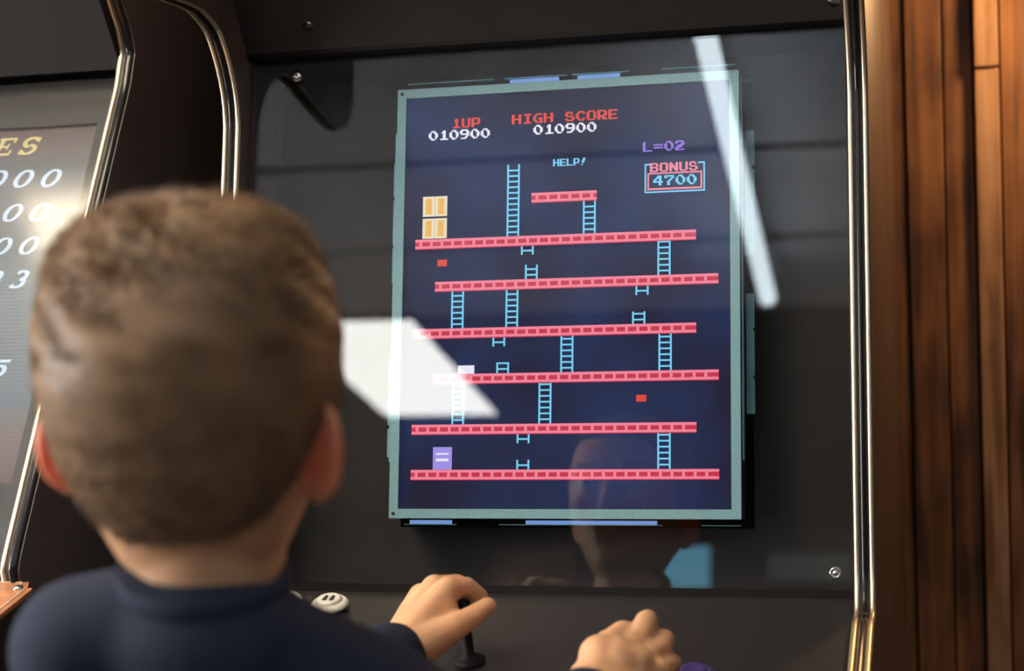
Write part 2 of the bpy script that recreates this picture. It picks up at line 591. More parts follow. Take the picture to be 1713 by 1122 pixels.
# ---- main machine
MC = empty('arcade_cabinet', (0, .1, 0), 'dark upright arcade cabinet with gold edge strips that the boy plays', 'arcade machine')
SI = lambda s, n: (O+US*s+NS*n).yz[:]
pts_low = [(-.10, .0), (-.105, .30), (-.115, .60)]
pts_cp = [(-.20, .66), (-.345, .735), (-.362, .765), (-.345, .790), (-.24, .823), (-.14, .854)]
pts_up = [SI(-.285, .066), SI(-.255, .05), SI(-.15, .05), SI(0, .05), SI(.14, .05), SI(.168, .051), SI(.191, .058), SI(.214, .073), SI(.232, .091), SI(.241, .106), SI(.246, .132), SI(.245, .158), (-.20, 1.392), (-.235, 1.398), (-.258, 1.42), (-.255, 1.47), (-.22, 1.70), (-.19, 1.75)]
path = resample(pts_cp[2:]+pts_up, .012)
profile = [(-.10, 0)]+pts_low[1:]+pts_cp[:2]+path+[(.55, 1.78), (.61, 1.72), (.61, 0)]
XR0, XR1, XL0, XL1 = .260, .278, -.318, -.300
for xa, xb in ((XR0, XR1), (XL0, XL1)):
    side_panel(MC, xa, xb, profile)
    strip(MC, 'gold_edge_strip', xa, xa+.0056, path, 'gold', .0022)
    strip(MC, 'edge_molding', xa+.0056, xb-.0056, path, 'black_gloss', .0030)
    strip(MC, 'gold_edge_strip', xb-.0056, xb, path, 'gold', .0022)
# boards between the sides
xi0, xi1 = XL1, XR0


def board(par, name, p, q, th, mtl, xa=xi0, xb=xi1, bevel=0):
    p = V((0, *p)); q = V((0, *q))
    d = (q-p); n_ = V((0, -d.z, d.y)).normalized()
    return MB().obox(V(((xa+xb)/2, 0, 0))+(p+q)/2+n_*(-th/2), ((xb-xa)/2, 0, 0), d/2, n_*(th/2)).build(name, mtl, par, bevel=bevel)


board(MC, 'rear_panel', (.585, .05), (.585, 1.72), .02, 'black_board')
board(MC, 'top_panel', (-.06, 1.735), (.55, 1.77), .018, 'black_board')
board(MC, 'marquee', (-.062, 1.462), (-.050, 1.72), .012, 'black_gloss')
board(MC, 'speaker_panel', SI(.232, .040), (-.065, 1.468), .012, 'black_bezel')
# bezel board behind the glass with an opening for the monitor
bz = MB()
for q in ((xi0, -.167, -.30, .26), (.167, xi1, -.30, .26), (-.167, .167, .2085, .26), (-.167, .167, -.30, -.2085)):
    bz.sbox(q[0], q[1], q[2], q[3], -.062, -.05)
bz.build('bezel', 'black_bezel', MC)
MB().sbox(xi0+.002, xi1-.002, -.262, .232, .027, .031).build('cover_glass', 'pane', MC)
MB().sbox(xi0, xi1, .230, .245, -.05, .042).build('glass_rail', 'rail_black', MC)
MB().sbox(xi0, xi1, -.30, -.262, -.05, .036).build('glass_rail', 'rail_black', MC)
# control panel
AC = math.radians(15)
CP0 = V((0, -.085, .862)); CN = V((0, -math.sin(AC), math.cos(AC))); CT = V((0, -math.cos(AC), -math.sin(AC)))


def onC(px, py, h=0):
    return onplane(px, py, CP0+CN*h, CN)


MB().obox(V(((xi0+xi1)/2, 0, 0))+CP0+CT*.125-CN*.009, ((xi1-xi0)/2, 0, 0), CT*.142, CN*.009).build('control_panel', 'ctrl_black', MC, bevel=.002)
board(MC, 'control_apron', (-.35, .745), (-.345, .78), .015, 'black_board')
board(MC, 'front_panel', (-.095, .05), (-.112, .62), .018, 'black_board')
board(MC, 'control_underside', (-.112, .61), (-.34, .735), .015, 'black_board')
# coin door on the front
cdm = MB().box(-.15, .11, -.125, -.113, .22, .52).build('coin_door', 'steel_dark', MC, bevel=.003)
for xx in (-.09, .05):
    MB().box(xx-.03, xx+.03, -.131, -.124, .38, .45).build('coin_slot', 'black_gloss', cdm, bevel=.002)


def push_button(p, mtl, icon=False, r=.0158):
    bt = MB().lathe(p, CN, [(r, 0), (r+.0012, .0012), (r+.0012, .003), (r-.001, .0052), (r-.004, .0056), (r-.0045, .003)], 40).build('push_button', mtl, MC, True)
    MB().lathe(p, CN, [(r-.005, .002), (r-.005, .0075), (r-.006, .0086), (r-.009, .0078)], 40).build('plunger', mtl, bt, True)
    if icon:
        ic = MB()
        e1 = V((1, 0, 0)); e2 = -CT
        for dx in (-.0032, .0032):
            c = p+CN*.0084+e1*dx
            ic.obox(c-e2*.0015, e1*.0017, e2*.0026, CN*.0003)
            ic.lathe(c+e2*.003-CN*.0002, CN, [(.0015, 0), (.0015, .0006)], 12)
        ic.build('player_icon', 'icon_black', bt)
    return bt


push_button(onC(475, 1009, .003), 'button_white', True)
push_button(onC(552, 1014, .003), 'button_white', True)
push_button(onC(1160, 1134, .003), 'button_purple')
# joystick under the left hand
jt = atD(775, 1014, 1.395)
jb = jt-CN*((jt-CP0).dot(CN))
jh = (jt-jb).length
js = MB().lathe(jb, CN, [(.013, 0), (.013, .002), (.010, .004), (.0045, .006), (.0045, jh-.013), (.008, jh-.010)], 24)
jo = js.build('joystick', 'matte_black', MC, True)
MB().ellip(jt, (.0145, 0, 0), (0, .0145, 0), (0, 0, .0145)).build('ball_top', 'black_gloss', jo, True)
# screws of the glass and speaker panel
for px, py, n_ in ((1398, 958, .0315),):
    p = onplane(px, py, O+NS*n_, NS)
    sw = MB().lathe(p, NS, [(.0052, 0), (.0052, .0012), (.0036, .0024), (.0034, .0014), (.0022, .0014), (.002, .0022)], 24).build('screw', 'chrome', MC, True)
for px, py in ((1395, 2), (515, 45), (497, 128)):
    p0 = V((0, *SI(.232, .040))); p1 = V((0, -.065, 1.468)); dd = p1-p0; nn = V((0, dd.z, -dd.y)).normalized()
    if py > 60:
        p = onplane(px, py, O+NS*.0315, NS); nn = NS
    else:
        p = onplane(px, py, p0, nn)
    MB().lathe(p, nn, [(.0055, 0), (.0055, .001), (.0035, .0024), (.0015, .0026)], 20).build('screw', 'chrome', MC, True)

# ---- monitor inside the machine
MO = empty('monitor', (0, 0, 1.12), 'portrait game monitor with grey steel frame showing a red and blue platform game', 'monitor')
W2, H2, BB = .153, .1935, .0085
fr = MB()
for q in ((-W2-BB, -W2, -H2-BB, H2+BB), (W2, W2+BB, -H2-BB, H2+BB), (-W2, W2, H2, H2+BB), (-W2, W2, -H2-BB, -H2)):
    fr.sbox(*q, -.004, .0022)
frm = fr.build('metal_frame', 'steel', MO)
MB().sbox(-W2-BB+.002, W2+BB-.002, -H2-BB+.002, H2+BB-.002, -.045, -.0045).build('housing', 'steel_dark', MO)
for xx, yy in ((-1, 1), (-1, -1)):
    p = sn(xx*(W2+BB*.5), yy*(H2+BB*.5), .0022)
    MB().lathe(p-NS*.0005, NS, [(.0016, 0), (.0016, .0009)], 14).build('screw_hole', 'icon_black', frm, True)
# side rails and flanges along the frame
for q in ((W2+BB+.0010, W2+BB+.0022, -.150, .198), (-W2-BB-.0022, -W2-BB-.0010, -.150, .160)):
    MB().sbox(*q, -.010, -.001).build('side_rail', 'steel', MO)
for q in ((W2+BB+.003, W2+BB+.0115, .035, .150, -.016), (W2+BB+.003, W2+BB+.0105, -.108, .000, -.016), (-W2-BB-.0075, -W2-BB-.002, .02, .135, -.014), (-W2-BB-.0085, -W2-BB-.002, -.145, -.05, -.014)):
    f_ = MB().sbox(q[0], q[1], q[2], q[3], q[4]-.002, q[4]).build('mounting_flange', 'steel_flange', MO)
    for t in (.3, .7):
        pp = sn((q[0] if q[0] > 0 else q[0])+(.008 if q[0] > 0 else .0), q[2]+(q[3]-q[2])*t, q[4])
        MB().lathe(pp-NS*.0004, NS, [(.0018, 0), (.0018, .0008)], 12).build('bolt_hole', 'icon_black', f_, True)
# glowing strips stand in for bright reflections on the monitor's top and bottom edges
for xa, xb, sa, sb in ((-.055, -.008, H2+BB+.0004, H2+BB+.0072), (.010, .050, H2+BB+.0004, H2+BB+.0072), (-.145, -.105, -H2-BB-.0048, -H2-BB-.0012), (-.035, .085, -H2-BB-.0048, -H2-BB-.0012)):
    MB().sbox(xa, xb, sa, sb, -.012, -.010).build('frame_glint', 'glint_glow', MO)
for xa, xb in ((-.155, -.07), (-.06, .0), (.005, .06), (.09, .158)):
    MB().sbox(xa, xb, H2+BB+.0076, H2+BB+.0086, -.012, -.008).build('top_clip', 'steel_flange', MO)
for xa, xb in ((-.15, -.10), (-.06, .09), (.125, .16)):
    MB().sbox(xa, xb, -H2-BB-.0056, -H2-BB-.0048, -.012, -.008).build('bottom_clip', 'steel_flange', MO)
scr = MB().sbox(-W2, W2, -H2, H2, -.004, -.001).build('screen', 'lcd', MO)
PXU = .001286
GL = {
    '0': '0011100 0100110 1100011 1100011 1100011 0110010 0011100', '1': '0001100 0011100 0001100 0001100 0001100 0001100 0111111',
    '2': '0111110 1100011 0000111 0011110 0111100 1110000 1111111', '4': '0001110 0011110 0110110 1100110 1111111 0000110 0000110',
    '7': '1111111 1100011 0000110 0001100 0011000 0011000 0011000', '9': '0111110 1100011 1100011 0111111 0000011 0000110 0111100',
    'U': '1100011 1100011 1100011 1100011 1100011 1100011 0111110', 'P': '1111110 1100011 1100011 1100011 1111110 1100000 1100000',
    'H': '1100011 1100011 1100011 1111111 1100011 1100011 1100011', 'I': '0111111 0001100 0001100 0001100 0001100 0001100 0111111',
    'G': '0011111 0110000 1100000 1100111 1100011 0110011 0011111', 'S': '0111100 1100110 1100000 0111110 0000011 1100011 0111110',
    'C': '0011110 0110011 1100000 1100000 1100000 0110011 0011110', 'O': '0111110 1100011 1100011 1100011 1100011 1100011 0111110',
    'R': '1111110 1100011 1100011 1100111 1111100 1101110 1100111', 'E': '1111111 1100000 1100000 1111110 1100000 1100000 1111111',
    'L': '1100000 1100000 1100000 1100000 1100000 1100000 1111111', '=': '0000000 0000000 1111111 0000000 1111111 0000000 0000000',
    'B': '1111110 1100011 1100011 1111110 1100011 1100011 1111110', 'N': '1100011 1110011 1111011 1111111 1101111 1100111 1100011',
    '!': '0001110 0001110 0011100 0011100 0011000 0000000 0110000', ' ': '0000000 '*7}


def quads(name, rects, mtl, n=.0):
    """flat lit figures on the screen face: rects of (x0,x1,s0,s1)"""
    mb = MB()
    for q in rects:
        mb.sbox(*q, -.0012, -.0004+n)
    return mb.build(name, mtl, scr)


def text(st, x, s, mtl, ux=PXU, uy=PXU):
    rc = []
    for i, ch in enumerate(st):
        for j, row in enumerate(GL[ch].split()):
            k = 0
            while k < 7:
                if row[k] == '1':
                    k2 = k
                    while k2 < 7 and row[k2] == '1':
                        k2 += 1
                    xa = x+(i*8+k)*ux
                    rc.append((xa, xa+(k2-k)*ux, s-(j+1)*uy, s-j*uy))
                    k = k2
                else:
                    k += 1
    quads('lettering', rc, mtl)


text('1UP', -.1085, .1718, 'px_scarlet', .00120)
text('010900', -.131, .1610, 'px_white', .00127)
text('HIGH SCORE', -.0502, .1725, 'px_scarlet', .00127)
text('010900', -.0295, .1615, 'px_white', .00127)
text('L=02', .0735, .1400, 'px_purple', .00123)
text('BONUS', .0800, .1200, 'px_pink', .00112, .00118)
text('4700', .0830, .1082, 'px_cyan', .00128, .00130)
text('HELP!', -.0104, .1282, 'px_cyan', .00080, .00095)
bx0, bx1, bs0, bs1 = .0752, .1302, .0925, .1195
t_ = .0013
quads('bonus_box', [(bx0, bx0+t_, bs0, bs1), (bx1-t_, bx1, bs0, bs1), (bx0, bx1, bs0, bs0+t_), (bx0, bx0+.006, bs1-t_, bs1), (bx1-.006, bx1, bs1-t_, bs1)], 'px_cyan')
quads('bonus_box', [(bx0+.0025, bx0+.0040, bs0+.0025, bs1-.0085), (bx1-.0040, bx1-.0025, bs0+.0025, bs1-.0085), (bx0+.0025, bx1-.0025, bs0+.0025, bs0+.0042), (bx0+.0025, bx1-.0025, bs1-.0098, bs1-.0085)], 'px_pink')
# plain level platforms and ladders (a generic platform game)
PLT = [(-.0305, .0309, .0925), (-.142, .122, .0525), (-.122, .142, .0120), (-.142, .122, -.0320), (-.122, .142, -.0745), (-.142, .122, -.1210), (-.142, .142, -.1625)]
for xa, xb, s in PLT:
    quads('platform', [(xa, xb, s-.0048, s+.0048)], 'px_red')
    rc = [(xa, xb, s+.0022, s+.0046), (xa, xb, s-.0040, s-.0018)]
    k = xa+.004
    while k < xb-.003:
        rc.append((k, k+.0026, s-.002, s+.0024))
        k += .0103
    quads('platform_bars', rc, 'px_pink', .0002)


def ladder(x, s0, s1):
    u = .0016
    rc = [(x-.0060, x-.0060+u, s0, s1), (x+.0060-u, x+.0060, s0, s1)]
    k = s0+.003
    while k < s1-.001:
        rc.append((x-.0060, x+.0060, k, k+.0015))
        k += .0053
    quads('ladder', rc, 'px_cyan')


T = .0049
for x, a, b_ in ((-.048, 1, .125), (.024, 1, .0925-T), (.093, 2, .0525-T), (-.030, 2, .030), (-.100, 3, .012-T), (-.048, 3, .012-T), (.070, 3, -.016), (.004, 4, -.032-T), (.094, 4, -.032-T), (-.056, 4, -.060), (-.098, 5, -.0745-T), (-.016, 5, -.0745-T), (.093, 6, -.121-T), (-.036, 6, -.149)):
    ladder(x, PLT[a][2]+T, b_)
for x, top in ((-.034, .0525-T), (.073, .012-T), (-.060, -.032-T), (-.036, -.121-T)):
    ladder(x, top-.008, top)
# plain stacked crates, two small pick-ups and a bin
for cxx in (-.1295, -.1175):
    for cs in (.0675, .0885):
        quads('crate', [(cxx-.0058, cxx+.0058, cs-.0095, cs+.0095)], 'px_cream')
        quads('crate_face', [(cxx-.0030, cxx+.0030, cs-.0075, cs+.0075)], 'px_yellow', .0002)
for x, s in ((-.1155, .0345), (.0725, -.0945)):
    quads('pickup', [(x-.0045, x+.0045, s-.003, s+.003)], 'px_scarlet')
quads('storage_bin', [(-.121, -.103, -.1625+T, -.1370)], 'px_violet')
quads('bin_band', [(-.118, -.106, -.150, -.1475), (-.118, -.106, -.144, -.1425)], 'px_white', .0002)
quads('crate', [(-.0985, -.083, -.0745+T, -.062)], 'px_white')

# ---- neighbouring machine on the left
LC = empty('arcade_cabinet', (-.75, .1, 0), 'neighbouring arcade cabinet at the left edge showing a high score list', 'arcade machine')
XS0, XS1 = -.448, -.430
XP = -.445
lpx = [(10, 925), (28, 838), (45, 760), (60, 680), (100, 525), (140, 370), (150, 320), (170, 245), (185, 190), (195, 145), (200, 110), (203, 90), (200, 70), (195, 45), (188, 25), (180, 0)]
lp = []
for q in lpx:
    p = onplane(*q, V((XP, 0, 0)), V((1, 0, 0))); lp.append((p.y, p.z))
# straight part as one line
pA = np.array(lp[0]); pB = np.array(lp[9])
dirL = (pB-pA)/np.linalg.norm(pB-pA)
for i in range(1, 9):
    lp[i] = tuple(pA+dirL*np.dot(np.array(lp[i])-pA, dirL))
top = lp[-1]
pts = [(lp[0][0]-.13, lp[0][1]-.115), (lp[0][0]-.115, lp[0][1]-.075), (lp[0][0]-.012, lp[0][1]-.045), (lp[0][0]-.006, lp[0][1]-.015)]+lp+[(top[0]-.025, top[1]+.03), (top[0]-.06, top[1]+.055), (top[0]-.08, top[1]+.09), (top[0]-.07, top[1]+.28)]
pathL = resample(pts, .012)
profL = [(-.12, 0), (-.13, .60), (pathL[0][0], pathL[0][1]-.03)]+pathL+[(.55, pathL[-1][1]+.04), (.61, 1.65), (.61, 0)]
XW0 = -1.06
for xa, xb in ((XS0, XS1), (XW0, XW0+.018)):
    side_panel(LC, xa, xb, profL, 'charcoal_side')
    strip(LC, 'gold_edge_strip', xa, xa+.0065, pathL, 'gold', .0022)
    strip(LC, 'edge_molding', xa+.0065, xb, pathL, 'black_gloss', .0030)
tL = V((0, dirL[0], dirL[1])); nL = V((0, -dirL[1], dirL[0]))
OL = V((XP, pA[0], pA[1]))
LL = float(np.linalg.norm(pB-pA))


def lsn(x, s, n):
    return V((x, OL.y, OL.z))+tL*s+nL*n


def lbox(mb, x0, x1, s0, s1, n0, n1):
    return mb.obox(lsn((x0+x1)/2, (s0+s1)/2, (n0+n1)/2), ((x1-x0)/2, 0, 0), tL*((s1-s0)/2), nL*((n1-n0)/2))


def onL(px, py, n=-.03):
    p = onplane(px, py, OL+nL*n, nL)
    q = p-OL
    return p.x, q.dot(tL)


lbox(MB(), XW0+.018, XS0-.001, -.01, LL+.03, -.016, -.012).build('cover_glass', 'pane_dusty', LC)
xr_, sT = onL(160, 210); _, sB = onL(5, 811)
xr = onL(165, 215)[0]
slc = lbox(MB(), XW0+.05, xr, sB, sT, -.034, -.030)
lscr = slc.build('screen', 'score_lcd', LC)
bz = MB()
for q in ((XW0+.018, XW0+.05, -.03, LL+.03), (xr, XS0, -.03, LL+.03), (XW0+.05, xr, -.03, sB), (XW0+.05, xr, sT, LL+.03)):
    lbox(bz, q[0], q[1], q[2], q[3], -.034, -.026)
bz.build('bezel', 'black_bezel', LC)


def strokes(name, px, py, hpx, glyph, mtl):
    """bold slanted score lettering made of thick pen strokes; px,py = centre of the glyph"""
    x, s = onL(px, py, -.030)
    _, sa = onL(px, py-hpx/2, -.030); _, sb = onL(px, py+hpx/2, -.030)
    H = sa-sb
    mb = MB()
    SH = .32
    def P(u, v):
        return lsn(x+H*(u+v*SH), s+H*v, -.030)
    for pl, closed in glyph:
        n = len(pl)
        lv, rv = [], []
        for i in range(n):
            u, v, wd = pl[i]
            a_ = pl[(i-1) % n] if closed else pl[max(0, i-1)]
            c_ = pl[(i+1) % n] if closed else pl[min(n-1, i+1)]
            t = np.array([c_[0]-a_[0], c_[1]-a_[1]]); t /= (np.linalg.norm(t)+1e-9)
            lv.append((u-t[1]*wd, v+t[0]*wd)); rv.append((u+t[1]*wd, v-t[0]*wd))
        for i in range(n if closed else n-1):
            j = (i+1) % n
            q = [P(*lv[i]), P(*rv[i]), P(*rv[j]), P(*lv[j])]
            q2 = [p+nL*.0004 for p in q]
            mb.add(q+q2, [(0, 1, 2, 3), (4, 5, 6, 7), (0, 1, 5, 4), (1, 2, 6, 5), (2, 3, 7, 6), (3, 0, 4, 7)])
    return mb.build(name, mtl, lscr)


def arc(cx, cy, rx, ry, a0, a1, w0, n=18, wv=0):
    out = []
    for i in range(n+1):
        a_ = math.radians(a0+(a1-a0)*i/n)
        out.append((cx+rx*math.cos(a_), cy+ry*math.sin(a_), w0+wv*abs(math.cos(a_))))
    return out


G0 = [(arc(0, 0, .36, .43, 0, 345, .045, 24, .07), True)]
G3 = [(arc(-.02, .20, .28, .24, 150, -80, .05, 16, .06), False), (arc(-.02, -.20, .32, .24, 80, -150, .05, 16, .07), False)]
G5 = [([(-.25, .0, .07), (-.25, .42, .07)], False), ([(-.30, .40, .08), (.36, .40, .08)], False), (arc(-.02, -.15, .33, .28, 130, -150, .05, 18, .07), False)]
GE = [([(-.24, -.45, .11), (-.24, .45, .11)], False), ([(-.45, .43, .06), (.42, .43, .06)], False), ([(-.45, -.43, .06), (.46, -.43, .06)], False), ([(-.2, 0, .05), (.20, 0, .05)], False), ([(.40, .46, .05), (.40, .22, .05)], False), ([(.44, -.46, .05), (.44, -.20, .05)], False), ([(.18, .16, .04), (.18, -.16, .04)], False)]
GS = [(arc(.0, .20, .34, .24, 20, 270, .055, 18, .05), False), (arc(.0, -.20, .36, .24, 90, -160, .055, 18, .05), False), ([(.36, .45, .04), (.36, .2, .04)], False), ([(-.36, -.45, .04), (-.36, -.2, .04)], False)]
for px, py, h_, g, mt in ((8, 246, 29, GE, 'score_yellow'), (50, 244, 29, GS, 'score_yellow'),
                          (-4, 300, 30, G0, 'score_white'), (40, 299, 30, G0, 'score_white'), (86, 298, 30, G0, 'score_white'),
                          (22, 356, 30, G0, 'score_white'), (67, 355, 30, G0, 'score_white'),
                          (4, 412, 30, G0, 'score_white'), (49, 411, 30, G0, 'score_white'),
                          (-10, 468, 30, G3, 'score_white'), (33, 467, 30, G3, 'score_white'), (0, 616, 30, G5, 'score_white')):
    strokes('lettering', px, py, h_, g, mt)
board(LC, 'rear_panel', (.585, .05), (.585, 1.62), .02, 'black_board', XW0+.018, XS0)
pt = V((0, *pathL[-1])); p_ = lsn(0, LL+.025, -.005)
board(LC, 'speaker_panel', (p_.y, p_.z), (top[0]-.065, top[1]+.08), .012, 'matte_black', XW0+.018, XS0)
board(LC, 'marquee', (top[0]-.065, top[1]+.08), (top[0]-.055, top[1]+.28), .012, 'black_gloss', XW0+.018, XS0)
board(LC, 'front_panel', (-.12, .05), (-.128, .60), .018, 'black_board', XW0+.018, XS0)
board(LC, 'top_panel', (top[0]-.06, top[1]+.28), (.55, pathL[-1][1]+.03), .018, 'black_board', XW0+.018, XS0)
# copper coloured control deck with a pale outline and a corner bolt
zd = onplane(8, 972, V((XP, 0, 0)), V((1, 0, 0))).z
ND = V((0, -.12, 1)).normalized()
PD = V((0, lp[0][0], zd))
c1 = onplane(54, 983, PD, ND); c2 = onplane(0, 1027, PD, ND); c0 = onplane(0, 975, PD, ND)
dk = (c2-c1)
far = c1+dk*2.2
xl = XW0


def deck(pts, z0, z1, mtl, name, par):
    n = len(pts)
    vs = [p+ND*z0 for p in pts]+[p+ND*z1 for p in pts]
    fs = [tuple(range(n)), tuple(range(2*n-1, n-1, -1))]+[(i, (i+1) % n, n+(i+1) % n, n+i) for i in range(n)]
    return mesh(name, vs, fs, mtl, par)


def deckpt(x, y):
    # point of the deck plane above (x, y)
    return V((x, y, PD.z-(ND.y*(y-PD.y))/ND.z))


back_y = c0.y+.004
outl = [deckpt(xl, back_y), deckpt(c1.x-.012, back_y), c1+V((-.004, -.001, 0)), c1, c1+dk*.08+V((.001, 0, 0)), far, deckpt(xl, far.y)]
dkx = deck(outl, -.004, 0, 'copper_art', 'control_panel', LC)
e_in = [p+(deckpt(-.70, -.34)-p).normalized()*.006 for p in outl]
rim = MB()
for i in range(len(outl)):
    j = (i+1) % len(outl)
    a_, b_ = e_in[i], e_in[j]
    d = (b_-a_)
    if d.length < 1e-4:
        continue
    s_ = ND.cross(d.normalized())*.0007
    rim.obox((a_+b_)/2+ND*.0004, d/2, s_, ND*.0004)
rim.build('outline', 'cream_line', dkx)
bp_ = onplane(31, 985, PD, ND)
MB().lathe(bp_, ND, [(.0045, 0), (.0045, .001), (.0032, .0028), (.0012, .0032)], 20).build('bolt', 'chrome', dkx, True)
deck([p+ND*0 for p in outl], -.16, -.0045, 'black_board', 'control_box', LC)

# ------------------------------------------------------------------ the boy
BOY = empty('person', (0, -.75, 0), 'boy with short light brown hair in a navy long-sleeved top playing at the machine', 'person')
DH = .93
HC = atD(320, 590, DH)                       # centre of the head
look = math.radians(8)                      # heading, left of the machine's normal
HF = V((-math.sin(look), math.cos(look), .03)).normalized()     # forward of the face
HR = V((math.cos(look), math.sin(look), 0))
HR = (HR+V((0, 0, math.tan(math.radians(0.3))))).normalized()
HU = HR.cross(HF).normalized()
HF = HU.cross(HR)


def hd(x, y, z):
    return HC+HR*x+HF*y+HU*z


# horizontal slices of the head: z, half width, front, back
SL = [(.0790, .004, .004, .004), (.0775, .020, .018, .020), (.073, .036, .034, .036), (.065, .052, .052, .053), (.052, .0645, .068, .068), (.034, .0725, .078, .080), (.012, .0762, .083, .088), (-.012, .0762, .085, .089), (-.034, .0735, .086, .084), (-.055, .068, .087, .073), (-.075, .0600, .086, .058), (-.092, .0520, .084, .046), (-.108, .044, .080, .038), (-.120, .034, .072, .030), (-.127, .018, .060, .015)]
SZ = [q[0] for q in SL][::-1]


def slice_at(z):
    return [float(np.interp(z, SZ, [q[k] for q in SL][::-1])) for k in (1, 2, 3)]


def skull(an, z, off=0.0):
    """point of the head surface at angle an (0 = right, 90 = front) and height z"""
    a_, f_, b_ = slice_at(z)
    c, s_ = math.cos(an), math.sin(an)
    p = .92
    X = math.copysign(abs(c)**p, c)*(a_+off)
    Y = math.copysign(abs(s_)**p, s_)*((f_ if s_ > 0 else b_)+off)
    return X, Y


body = MB()
seg = 48
vs = []
fs = []
zz = [q[0] for q in SL]
dense = []
for i in range(len(zz)-1):
    for k in range(3):
        dense.append(zz[i]+(zz[i+1]-zz[i])*k/3)
dense.append(zz[-1])
for z in dense:
    for i in range(seg):
        X, Y = skull(2*PI*i/seg, z)
        vs.append(hd(X, Y, z))
for j in range(len(dense)-1):
    for i in range(seg):
        fs.append((j*seg+i, j*seg+(i+1) % seg, (j+1)*seg+(i+1) % seg, (j+1)*seg+i))
fs.append(tuple(range(seg))); fs.append(tuple((len(dense)-1)*seg+i for i in range(seg))[::-1])
body.add(vs, fs)
# face: nose, brow, cheeks, lips, chin
body.capsule(hd(0, .086, -.015), hd(0, .098, -.048), .006, .009)
for s_ in (-1, 1):
    body.ellip(hd(s_*.007, .093, -.050), HR*.006, HF*.007, HU*.005)
    body.ellip(hd(s_*.032, .076, -.045), HR*.020, HF*.014, HU*.018)
    body.capsule(hd(s_*.015, .083, -.002), hd(s_*.045, .070, -.001), .006, .005)
body.capsule(hd(-.016, .084, -.076), hd(.016, .084, -.076), .005, .005)
body.capsule(hd(-.013, .083, -.084), hd(.013, .083, -.084), .0055, .0055)
body.ellip(hd(0, .070, -.110), HR*.020, HF*.016, HU*.016)
# ears: concha plate, rim, lobe
EARS = []
for s_, top_, out_ in ((1, .004, 1.0), (-1, .010, .88)):
    ex = V(HR)*s_
    eo = (ex*.78-HF*.62).normalized()        # direction the ear flares in
    base = hd(s_*.0600, -.002, -.056+top_)
    en = eo.cross(HU).normalized()
    cen = base+eo*.013
    EARS.append(cen)
    body.ellip(cen, eo*.0140*out_, en*.0055, HU*.0245*out_)
    prev = None
    for k in range(13):
        t = math.radians(-70+k*19)
        p = cen+eo*(.0128*out_*math.cos(t))+HU*(.0235*out_*math.sin(t))
        if prev is not None:
            body.capsule(prev, p, .0042, .0042, 10, 3)
        prev = p
    body.ellip(cen-HU*.021*out_-eo*.003, eo*.0085, en*.0055, HU*.0095)
# neck and trunk
NB = hd(.006, -.006, -.125)
NK = atD(343, 985, DH+.005)
body.capsule(hd(.002, -.002, -.075), NK+V((0, .01, -.02)), .0405, .0435, 28)
shd = math.radians(12)
SR = V((math.cos(shd), math.sin(shd), 0)); SF = V((-math.sin(shd), math.cos(shd), 0)); SU = V((0, 0, 1))
SB = V((NK.x, NK.y, 0))                      # ground point under the neck


def bd(x, y, z):
    return SB+SR*x+SF*y+SU*z


shL = atD(142, 1086, DH); shR = atD(622, 1186, DH+.03)
body.capsule(shL, shR, .038, .038, 24)
body.ellip(bd(0, .01, .80), SR*.092, SF*.062, SU*.14)
body.ellip(bd(0, .01, .64), SR*.092, SF*.065, SU*.12)
for s_ in (-1, 1):
    body.chain([bd(s_*.055, .01, .58), bd(s_*.062, .025, .32), bd(s_*.065, .0, .07)], [.066, .044, .030], 20)
    body.capsule(bd(s_*.065, -.01, .04), bd(s_*.072, .10, .03), .03, .022)


# --- left hand on the stick
def A(px, py, D):
    return atD(px, py, D)


wl = A(662, 1098, 1.325)
elL = shL+V((-.045, .15, -.14))
body.chain([shL, elL, wl], [.037, .034, .024], 20)
DL = 1.37
kn = {'i': A(750, 985, 1.362), 'm': A(727, 983, 1.378), 'r': A(705, 996, 1.388), 'p': A(688, 1018, 1.392)}
for k, r1 in (('i', .0105), ('m', .011), ('r', .0105), ('p', .0095)):
    body.capsule(wl+(kn[k]-wl)*.12, kn[k], .0165, r1, 14)
body.capsule(A(705, 1055, 1.345), A(738, 1020, 1.355), .017, .014)
body.chain([kn['i'], A(780, 981, 1.372), A(803, 999, 1.378), A(800, 1022, 1.378)], [.0098, .0082, .0074, .0066], 14)
body.chain([kn['m'], A(765, 977, 1.40), A(792, 998, 1.405), A(786, 1024, 1.40)], [.0098, .0085, .0076, .0068], 14)
body.chain([kn['r'], A(735, 984, 1.418), A(765, 1008, 1.42), A(766, 1032, 1.41)], [.0095, .0080, .0072, .0064], 14)
body.chain([kn['p'], A(710, 1012, 1.42), A(738, 1030, 1.42), A(748, 1046, 1.41)], [.0085, .0072, .0064, .0058], 14)
body.chain([A(705, 1078, 1.33), A(758, 1050, 1.335), A(792, 1030, 1.348), A(816, 1013, 1.355)], [.0165, .0110, .0088, .0072], 14)
